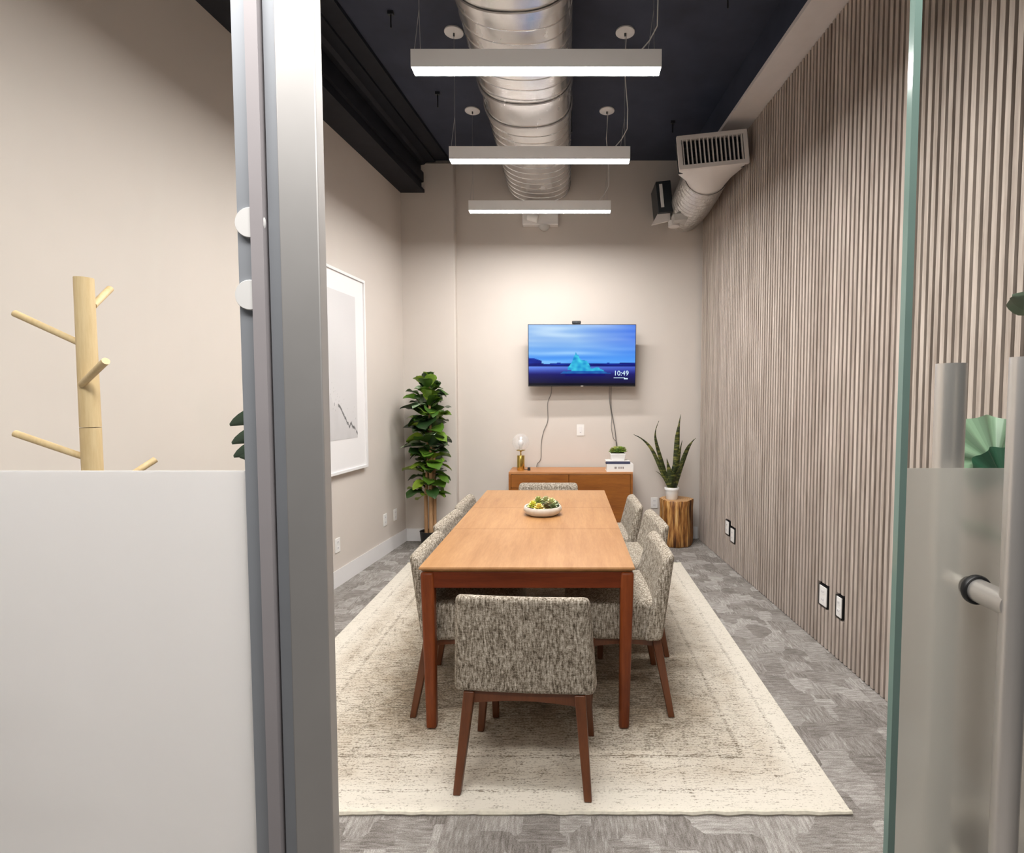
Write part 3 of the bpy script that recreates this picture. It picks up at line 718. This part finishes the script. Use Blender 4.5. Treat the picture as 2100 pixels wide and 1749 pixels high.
# ------------------------------------------------------------------ television
SW, SH = 1.088, .612
t = thing('television', (.142, 5.50, 1.94), 'flat television showing a blue iceberg picture on the back wall', 'television')
t.rotation_euler = (R(3.0), 0, R(.6))
o = MB(); o.box(-SW/2-.006, SW/2+.006, 0.002, .030, -SH/2-.012, SH/2+.006); o.build('casing', 'black', t, bevel=.003)
def scr(u, v):   # u 0..1 left-right, v 0..1 bottom-top ; sRGB-ish colours
    n1 = noise.noise(Vector((u*2.2, v*14, 0))); n2 = noise.noise(Vector((u*5, v*30, 3)))
    hz = .335
    if v > hz:
        f = (v-hz)/(1-hz)
        top = Vector((.60, .76, .95)).lerp(Vector((.34, .52, .92)), max(0, (u-.45)*1.7)); low = Vector((.30, .62, .98))
        c = low.lerp(top, min(1, f*1.6)); c += Vector((.22, .16, .05))*max(0, n1*1.5)*(1-.6*u) - Vector((.13, .10, .02))*max(0, -n1)
        m_ = .035 + .09*max(0, .15-u)/.15 + .05*max(0, (u-.62)) + .03*noise.noise(Vector((u*9, 1, 0))) + (.05 if u < .12 else 0)
        if f < m_+.01: c = Vector((.10, .25, .72)).lerp(Vector((.03, .07, .45)), .5+n2)
    else:
        f = v/hz
        c = Vector((.06, .05, .16)).lerp(Vector((.14, .14, .62)), f)
        if f > .55: c = c.lerp(Vector((.40, .55, .93)), min(1, (f-.55)*3.0)*(1-.45*u))
        if f < .12: c = c*.55
        if f > .94: c = Vector((.03, .07, .42))
    # iceberg: three lobes
    b1 = noise.noise(Vector((u*24, v*24, 7)))*.030
    prof_ = [(.29, .19), (.32, .225), (.36, .225), (.37, .30), (.40, .36), (.42, .46), (.44, .53), (.465, .50), (.49, .415), (.52, .43), (.56, .38), (.585, .28), (.61, .30), (.65, .30), (.70, .245), (.77, .195)]
    inside = False
    for (ua, va), (ub, vb) in zip(prof_, prof_[1:]):
        if ua <= u < ub and .192 < v < va+(vb-va)*(u-ua)/(ub-ua)+b1: inside = True
    if .36 < u < .40 and .235 < v < .262: inside = False
    if inside:
        q = noise.noise(Vector((u*22, v*22, 1)))*.5+.5; c = Vector((.03, .45, .78)).lerp(Vector((.36, .95, .97)), q)
        if v < .235: c = c.lerp(Vector((.05, .10, .55)), .55)
    elif .15 < v <= .20 and .34 < u < .72: c = Vector((.05, .04, .42))
    return c
GX, GY = 168, 94; o = MB(); o.flat = True; vs = []; fs = []
for j in range(GY+1):
    for i in range(GX+1): vs.append(((i/GX-.5)*SW, 0, (j/GY-.5)*SH))
for j in range(GY):
    for i in range(GX): fs.append((j*(GX+1)+i, j*(GX+1)+i+1, (j+1)*(GX+1)+i+1, (j+1)*(GX+1)+i))
me = bpy.data.meshes.new('screen'); me.from_pydata(vs, [], fs); at = me.color_attributes.new('Col', 'FLOAT_COLOR', 'POINT')
lin = lambda x: (max(0, min(1, x))/12.92 if x <= .04045 else ((max(0, min(1, x))+.055)/1.055)**2.4)
for j in range(GY+1):
    for i in range(GX+1):
        c = scr(i/GX, j/GY); at.data[j*(GX+1)+i].color = (lin(c[0]), lin(c[1]), lin(c[2]), 1)
me.materials.append(M['screen']); so = bpy.data.objects.new('screen', me); C.objects.link(so); so.parent = t; so.location = (0, 0.001, 0); so['label'] = 'lit screen with iceberg picture'
M['clock'] = plain('screen_clock_text', (.1, .1, .1), .4, emit=(.60, .85, 1.0), es=1.0)
def text(name, body, size, loc, mat, parent, rot=(PI/2, 0, 0)):
    cu = bpy.data.curves.new(name, 'FONT'); cu.body = body; cu.size = size; cu.extrude = .0004
    o = bpy.data.objects.new(name, cu); C.objects.link(o)
    dg = bpy.context.evaluated_depsgraph_get(); me = bpy.data.meshes.new_from_object(o.evaluated_get(dg)); bpy.data.objects.remove(o)
    me.materials.clear(); me.materials.append(M[mat]); ob = bpy.data.objects.new(name, me); C.objects.link(ob); ob.parent = parent; ob.location = loc; ob.rotation_euler = rot
    return ob
text('clock_digits', '10:49', .070, (.325, -.001, -.205), 'clock', so)
o = MB(); o.box(.325, .44, -.002, -.0012, -.232, -.226); o.box(.43, .47, -.002, -.0012, -.244, -.232); o.build('caption_line', 'clock', so)
o = MB(); o.box(-.012, .014, -.001, .002, -SH/2-.010, -SH/2-.004); o.build('maker_mark', 'tag', t)
o = MB(); o.box(-.14, .14, .030, .075, -.12, .12); o.build('rear_hub', 'black', t, bevel=.005)
o = MB(); o.box(-.10, .10, .075, .186, -.08, .10); o.build('wall_bracket', 'dark_metal', t)
t = thing('webcam', (.085, 5.487, 2.2545), 'small black camera perched on top of the television', 'camera')
o = MB(); o.box(-.045, .045, -.02, .02, 0, .030); o.build('body', 'black', t, bevel=.008, seg=3)
o = MB(); o.lathe([(.0001, 0), (.010, 0), (.010, .004), (.0001, .004)], 16); o.build('lens', 'dark_metal', t, loc=(0, -.0195, .016), rot=(PI/2, 0, 0), smooth=True)
# cables below the television
def cable(pts, r, label, mat='cable'):
    P = [Vector(p) for p in pts]; out = []
    for i in range(len(P)-1):
        p0, p1, p2, p3 = P[max(i-1, 0)], P[i], P[i+1], P[min(i+2, len(P)-1)]
        for k in range(6):
            s = k/6; out.append(.5*((2*p1)+(-p0+p2)*s+(2*p0-5*p1+4*p2-p3)*s*s+(-p0+3*p1-3*p2+p3)*s**3))
    out.append(P[-1]); o = MB(); o.tube(out, r, 8); ob = o.build('cable', mat, None, smooth=True); return tag(ob, label, 'cable', 'cables hanging from the television')
yc = YB-.012
cable([(-.17, 5.60, 1.66), (-.18, yc, 1.55), (-.215, yc-.004, 1.45), (-.215, yc, 1.27), (-.26, yc-.004, 1.15), (-.285, yc, 1.02), (-.29, yc, .86), (-.33, yc-.003, .80), (-.335, yc-.001, .70)], .0035, 'thin grey cable hanging from the left of the television')
cable([(.452, 5.60, 1.66), (.452, yc, 1.50), (.458, yc-.006, 1.38), (.480, yc, 1.26), (.502, yc-.004, 1.12), (.512, yc, .98), (.515, yc, .80), (.515, yc-.001, .70)], .0045, 'thicker grey cable hanging down behind the potted succulent')
cable([(.44, 5.60, 1.66), (.435, yc, 1.56), (.442, yc-.012, 1.44), (.462, yc-.012, 1.30), (.458, yc-.012, 1.20), (.480, yc-.012, 1.08), (.518, yc-.014, 1.02), (.524, yc-.014, .80), (.524, yc-.014, .70)], .003, 'thin grey cable looping beside the thicker one on the right')

# ------------------------------------------------------------------ framed art on the left wall
yA, yB_, z0, z1 = 3.72, 4.705, .90, 2.515
yc_ = (yA+yB_)/2
t = thing('framed_art', (XL(yc_)+.002, yc_, (z0+z1)/2), 'large white framed abstract print on the left wall', 'picture', rz=PI/2 - aL)
hw, hh = (yB_-yA)/2, (z1-z0)/2
o = MB(); e = .022
o.box(-hw, hw, -.040, 0, -hh, -hh+e); o.box(-hw, hw, -.040, 0, hh-e, hh); o.box(-hw, -hw+e, -.040, 0, -hh+e, hh-e); o.box(hw-e, hw, -.040, 0, -hh+e, hh-e); o.build('frame', 'white', t, bevel=.0015)
o = MB(); o.box(-hw+e, hw-e, -.026, -.004, -hh+e, hh-e); o.build('mat_board', plain('mat_board_white', (.77, .76, .76), .8, var=.005), t)
aw, ah = hw-.16, hh-.22; GX, GY = 120, 200; vs = []; fs = []
for j in range(GY+1):
    for i in range(GX+1): vs.append(((i/GX*2-1)*aw, -.0275, (j/GY*2-1)*ah + .05))
for j in range(GY):
    for i in range(GX): fs.append((j*(GX+1)+i, j*(GX+1)+i+1, (j+1)*(GX+1)+i+1, (j+1)*(GX+1)+i))
me = bpy.data.meshes.new('print'); me.from_pydata(vs, [], fs); at = me.color_attributes.new('Col', 'FLOAT_COLOR', 'POINT')
def ridge(u): return .34 - .42*(u-.25) + .05*noise.noise(Vector((u*6, 0, 0))) + .03*noise.noise(Vector((u*22, 4, 0)))
for j in range(GY+1):
    for i in range(GX+1):
        u, v = i/GX, j/GY; n1 = noise.noise(Vector((u*2, v*3, 2)))
        c = .60 + .03*n1 + .03*v; d_ = v-ridge(u)
        if d_ < 0: c -= .04 + .05*max(0, noise.noise(Vector((u*7, v*9, 1))))
        if abs(d_) < .010 and noise.noise(Vector((u*9, v*4, 9))) > -.25 and u > .45: c = .14
        if noise.noise(Vector((u*60, v*90, 5))) > .62 and .05 < d_+.1 < .25: c = .4
        at.data[j*(GX+1)+i].color = (c*1.0, c*.985, c*.99, 1)
me.materials.append(M['art']); po = bpy.data.objects.new('print', me); C.objects.link(po); po.parent = t; po['label'] = 'pale grey abstract print with a dark broken line'

# ------------------------------------------------------------------ fiddle leaf fig
def leaf(mb, cols, base, direc, L_, W_, col, droop=.25, fold=.25, fiddle=True, roll_=0):
    d_ = Vector(direc).normalized(); s_ = d_.cross(Vector((0, 0, 1)))
    if s_.length < .05: s_ = Vector((1, 0, 0))
    s_.normalize(); u_ = s_.cross(d_).normalized()
    rm = Matrix.Rotation(roll_, 3, d_); s_ = rm @ s_; u_ = rm @ u_
    K = 8; rows = []
    for i in range(K+1):
        f_ = i/K
        if fiddle: wv_ = W_*(.12+1.02*math.sin(PI*min(1, f_*.92+.03))**.8*(.62+.55*f_)) if 0 < i < K else (W_*.06 if i == 0 else W_*.12)
        else: wv_ = W_*math.sin(PI*(f_*.94+.03))**.8
        wav = .09*L_*math.sin(f_*11+W_*90)
        c_ = Vector(base) + d_*(L_*f_) - Vector((0, 0, 1))*droop*L_*f_*f_
        rows.append([c_ - s_*wv_ + u_*(fold*wv_+wav*.5), c_ - s_*wv_*.5 + u_*fold*wv_*.35, c_, c_ + s_*wv_*.5 + u_*fold*wv_*.35, c_ + s_*wv_ + u_*(fold*wv_-wav*.5)])
    n0 = len(mb.v); mb.v += [tuple(p) for r_ in rows for p in r_]
    for i in range(K):
        for k in range(4):
            a = n0+i*5+k; mb.f.append((a, a+1, a+6, a+5)); q = 1.0 if k in (0, 3) else .86
            cols.append(tuple(v*q for v in col))
t = thing('fiddle_leaf_fig', (-1.39, 5.32, 0), 'tall fiddle leaf fig tree in a black pot in the back left corner', 'plant')
o = MB(); o.lathe([(.0001, 0), (.075, 0), (.095, .17), (.098, .175), (.088, .175), (.085, .15), (.0001, .15)], 28); o.build('pot', 'black', t, smooth=True)
o = MB(); o.lathe([(.0001, .152), (.084, .152), (.084, .15), (.0001, .149)], 20); o.build('soil', 'soil', t)
stems = [[(-.03, 0, .15), (-.035, .01, .5), (-.02, .01, .75), (0, .0, 1.2)], [(.02, -.02, .15), (.025, -.03, .55), (.03, -.03, 1.05), (.015, -.01, 1.72)], [(.045, .02, .15), (.05, .02, .55), (.045, .02, 1.0)]]
for s_ in stems:
    o = MB(); o.tube(s_, [.020, .019, .015, .010][:len(s_)], 10); o.build('stem', 'trunk', t, smooth=True)
o = MB(); cs = []; rg = random.Random(11)
greens = [(.045, .11, .014), (.08, .17, .018), (.14, .25, .025), (.24, .36, .035), (.025, .065, .014), (.36, .48, .30), (.018, .045, .014)]
nl = 150
for i in range(nl):
    f_ = i/nl; z = .52 + 1.18*f_; a = i*2.39996 + rg.uniform(-.25, .25)
    el = R(rg.uniform(-5, 55)) + R(35)*max(0, (f_-.7)/.3)
    wsc = (.80 if f_ < .2 else 1.05) * (1 - .55*max(0, (f_-.72)/.28))
    L_ = rg.uniform(.15, .25)*wsc
    d_ = Vector((math.cos(a)*math.cos(el), math.sin(a)*math.cos(el)*.75, math.sin(el)))
    st = Vector((rg.uniform(-.02, .03), rg.uniform(-.02, .02), z)) + Vector((math.cos(a), math.sin(a)*.8, 0))*rg.uniform(.01, .075)
    col = rg.choice(greens if f_ > .3 else greens[:5])
    leaf(o, cs, st, d_, L_, L_*rg.uniform(.34, .46), col, rg.uniform(.15, .6), rg.uniform(.1, .45), roll_=rg.uniform(-.5, .5))
for k in range(5):
    a = k*1.3; leaf(o, cs, (0.015, -.01, 1.68), (math.cos(a)*.5, math.sin(a)*.5, .9), .12, .04, greens[k % 4], .2, .3)
build_col(o, 'foliage', cs, 'leaf', t, smooth=True)['label'] = 'broad glossy green leaves'

# ------------------------------------------------------------------ log stump with snake plant
SX, SY = 1.115, 5.475
t = thing('log_stump', (SX, SY, 0), 'polished log stump side table in the back right corner', 'table')
wob = lambda a, z: 1 + .045*math.sin(3*a+.6) + .03*math.sin(5*a+z*2) + .022*math.sin(11*a+z*3) + .012*math.sin(23*a)
prof = [(.0001, 0), (.155, 0), (.165, .01), (.168, .1), (.162, .25), (.160, .38), (.166, .462), (.160, .47)]
o = MB(); o.lathe(prof, 96, wob=wob); o.build('trunk', 'log', t, smooth=True)
o = MB(); o.lathe([(.0001, .4715), (.157, .4715), (.160, .4705), (.160, .468)], 96, wob=wob); o.build('cut_top', 'log_end', t)
t = thing('snake_plant', (1.062, 5.45, .472), 'snake plant in a white pot standing on the log stump', 'plant')
o = MB(); o.lathe([(.0001, 0), (.055, 0), (.058, .004), (.068, .095), (.074, .096), (.075, .120), (.071, .124), (.066, .120), (.066, .10), (.0001, .10)], 36); o.build('pot', 'plastic', t, smooth=True)
o = MB(); o.lathe([(.0001, .108), (.066, .108), (.066, .104), (.0001, .104)], 20); o.build('soil', 'soil', t)
def blade(pts, wmax, tw=0, name='leaf'):
    P = [Vector(p) for p in pts]; out = []
    for i in range(len(P)-1):
        p0, p1, p2, p3 = P[max(i-1, 0)], P[i], P[i+1], P[min(i+2, len(P)-1)]
        for k in range(5):
            s = k/5; out.append(.5*((2*p1)+(-p0+p2)*s+(2*p0-5*p1+4*p2-p3)*s*s+(-p0+3*p1-3*p2+p3)*s**3))
    out.append(P[-1]); o = MB(); n_ = len(out); vs = []; fs = []
    for i, p in enumerate(out):
        f_ = i/(n_-1); d_ = (out[min(i+1, n_-1)]-out[max(i-1, 0)]).normalized()
        s_ = d_.cross(Vector((math.sin(tw+f_*.8), -math.cos(tw+f_*.8), 0))).normalized(); u_ = d_.cross(s_)
        wv_ = wmax*(.55+.45*math.sin(PI*min(1, f_*1.3)))*(1-f_**3)+.0008
        vs += [p-s_*wv_+u_*wv_*.35, p-u_*.0025, p+s_*wv_+u_*wv_*.35, p+u_*.0025+u_*wv_*.12]
    for i in range(n_-1):
        for k in range(4): fs.append((i*4+k, i*4+(k+1) % 4, (i+1)*4+(k+1) % 4, (i+1)*4+k))
    fs += [(3, 2, 1, 0), tuple((n_-1)*4+k for k in range(4))]; o.add(vs, fs); return o.build(name, 'snake', t, smooth=True)
z0_ = .10
blade([(-.02, -.01, z0_), (-.10, 0, .28), (-.20, .0, .50), (-.30, -.01, .61), (-.40, -.02, .665)], .021)
blade([(-.015, .01, z0_), (-.09, .01, .35), (-.155, .02, .58), (-.165, .02, .70), (-.135, .02, .80)], .026, .3)
blade([(.01, .01, z0_), (.045, .02, .40), (.06, .03, .62), (.075, .03, .76), (.09, .03, .865)], .031, -.2)
blade([(.015, -.01, z0_), (.05, -.01, .32), (.085, .0, .50), (.10, .0, .60)], .032, .2)
blade([(.03, 0, z0_), (.09, .0, .32), (.155, .0, .50), (.20, .0, .58), (.235, -.01, .625)], .028)
blade([(0, -.02, z0_), (-.03, -.03, .28), (-.06, -.03, .42)], .032, -.4)
blade([(.01, -.02, z0_), (.04, -.04, .25), (.12, -.05, .42)], .034, .5)
blade([(-.02, 0, z0_), (-.06, 0, .18), (-.12, -.01, .255), (-.17, -.02, .29)], .007)
blade([(0, .02, z0_), (.0, .03, .22), (.01, .03, .34)], .022)
blade([(-.01, -.015, z0_), (-.05, -.02, .22), (-.08, -.03, .30)], .018, .2)

# ------------------------------------------------------------------ coat rack behind the sidelite
t = thing('coat_rack', (-1.248, 1.40, 0), 'pale wooden tree shaped coat rack seen through the left glass', 'coat rack')
X0 = -1.248
o = MB(); o.tube([(0, 0, .02), (0, 0, 1.424)], [.024, .0225], 24); o.tube([(0, 0, 1.4255), (0, 0, 1.81)], [.0225, .021], 24); o.build('pole', 'pole', t, smooth=True)
for p0, p1 in (((-.008, -.004, 1.640), (-.172, -.01, 1.718)), ((.008, .015, 1.742), (-.035, .12, 1.806)), ((.000, -.020, 1.536), (.112, -.075, 1.592)), ((-.010, -.004, 1.345), (-.178, -.02, 1.410)), ((.01, .02, 1.25), (.065, .13, 1.325)), ((.0, .02, 1.10), (-.08, .12, 1.17))):
    o = MB(); o.tube([p0, p1], [.0085, .0090], 12); o.build('peg', 'pole', t, smooth=True)
for k in range(4):
    a = k*PI/2+.4; o = MB(); o.tube([(0, 0, .06), (.22*math.cos(a), .22*math.sin(a), .012)], .012, 10); o.build('foot', 'pole', t, smooth=True)

# slender plant behind the jamb
t = thing('potted_plant', (-.775, 1.42, 0), 'slender potted plant mostly hidden behind the left door jamb', 'plant')
o = MB(); o.lathe([(.0001, 0), (.055, 0), (.07, .2), (.072, .21), (.062, .21), (.06, .18), (.0001, .18)], 24); o.build('pot', 'plastic', t, smooth=True)
o = MB(); o.tube([(0, 0, .18), (.01, 0, .8), (0, 0, 1.46)], [.010, .008, .005], 10); o.build('stem', 'trunk', t, smooth=True)
o = MB(); cs = []
for (z, sx_, L_) in ((1.475, -1, .128), (1.425, -1, .124), (1.388, -1, .12), (1.33, -1, .10), (1.31, 1, .07), (1.24, -1, .10), (1.20, 1, .08), (1.15, -1, .10), (1.08, 1, .08), (1.0, -1, .10), (.9, 1, .09), (.82, -1, .09)):
    leaf(o, cs, (0, 0, z), (sx_*.95, 0, -.30 if z > 1.36 else .2), L_, .022, (.045, .075, .045), .05, .25, False, roll_=PI/2.4)
build_col(o, 'foliage', cs, 'leaf', t, smooth=True)
# broad leaved plant behind the glass door
t = thing('potted_plant', (1.16, 1.36, 0), 'broad leaved pale green plant seen through the glass door', 'plant')
o = MB(); o.lathe([(.0001, 0), (.11, 0), (.15, .30), (.155, .31), (.14, .31), (.135, .27), (.0001, .27)], 32); o.build('pot', 'ceramic', t, smooth=True)
o = MB(); o.lathe([(.0001, .275), (.134, .275), (.134, .271), (.0001, .271)], 20); o.build('soil', 'soil', t)
o = MB(); o.tube([(0, 0, .27), (.02, 0, .8), (.0, -.02, 1.30)], [.016, .013, .008], 10); o.tube([(.01, 0, .27), (.05, .0, 1.0), (.07, .02, 1.68)], [.014, .011, .006], 10); o.build('stem', 'trunk', t, smooth=True)
# a scalloped round leaf standing upright, with ribs
o = MB(); cs = []
def fan(c, r, a0, a1, lobes, col, nrm_y=-1, lean=0):
    n_ = 48; K = 5; n0 = len(o.v)
    for j in range(K+1):
        for i in range(n_+1):
            a = a0+(a1-a0)*i/n_; q = r*(1+.05*abs(math.sin((a-a0)/(a1-a0)*PI*lobes)))*j/K
            rib = .010*math.sin((a-a0)/(a1-a0)*PI*lobes*2)*j/K
            o.v.append((c[0]+q*math.cos(a), c[1]+rib+lean*q*math.sin(a), c[2]+q*math.sin(a)))
    for j in range(K):
        for i in range(n_):
            o.f.append((n0+j*(n_+1)+i, n0+j*(n_+1)+i+1, n0+(j+1)*(n_+1)+i+1, n0+(j+1)*(n_+1)+i)); ph = math.sin(i/n_*PI*lobes*2)*.5+.5
            cs.append(tuple(v*(.72+.4*ph) for v in col))
fan((-.085, -.02, 1.335), .118, R(-20), R(200), 7, (.30, .46, .30), lean=.3)
fan((-.085, -.05, 1.290), .088, R(-20), R(200), 6, (.03, .10, .055), lean=.2)
leaf(o, cs, (.04, 0, 1.705), (-.8, -.2, .5), .135, .035, (.20, .27, .19), .2, .3, False, roll_=.8)
leaf(o, cs, (.07, .02, 1.66), (.8, .2, .4), .20, .07, (.12, .22, .12), .2, .3)
leaf(o, cs, (.0, 0, 1.1), (-.5, .3, .3), .2, .08, (.06, .14, .06), .2, .3)
leaf(o, cs, (.02, 0, .9), (.7, .3, .3), .2, .08, (.06, .14, .06), .2, .3)
build_col(o, 'foliage', cs, 'leaf', t, smooth=True)
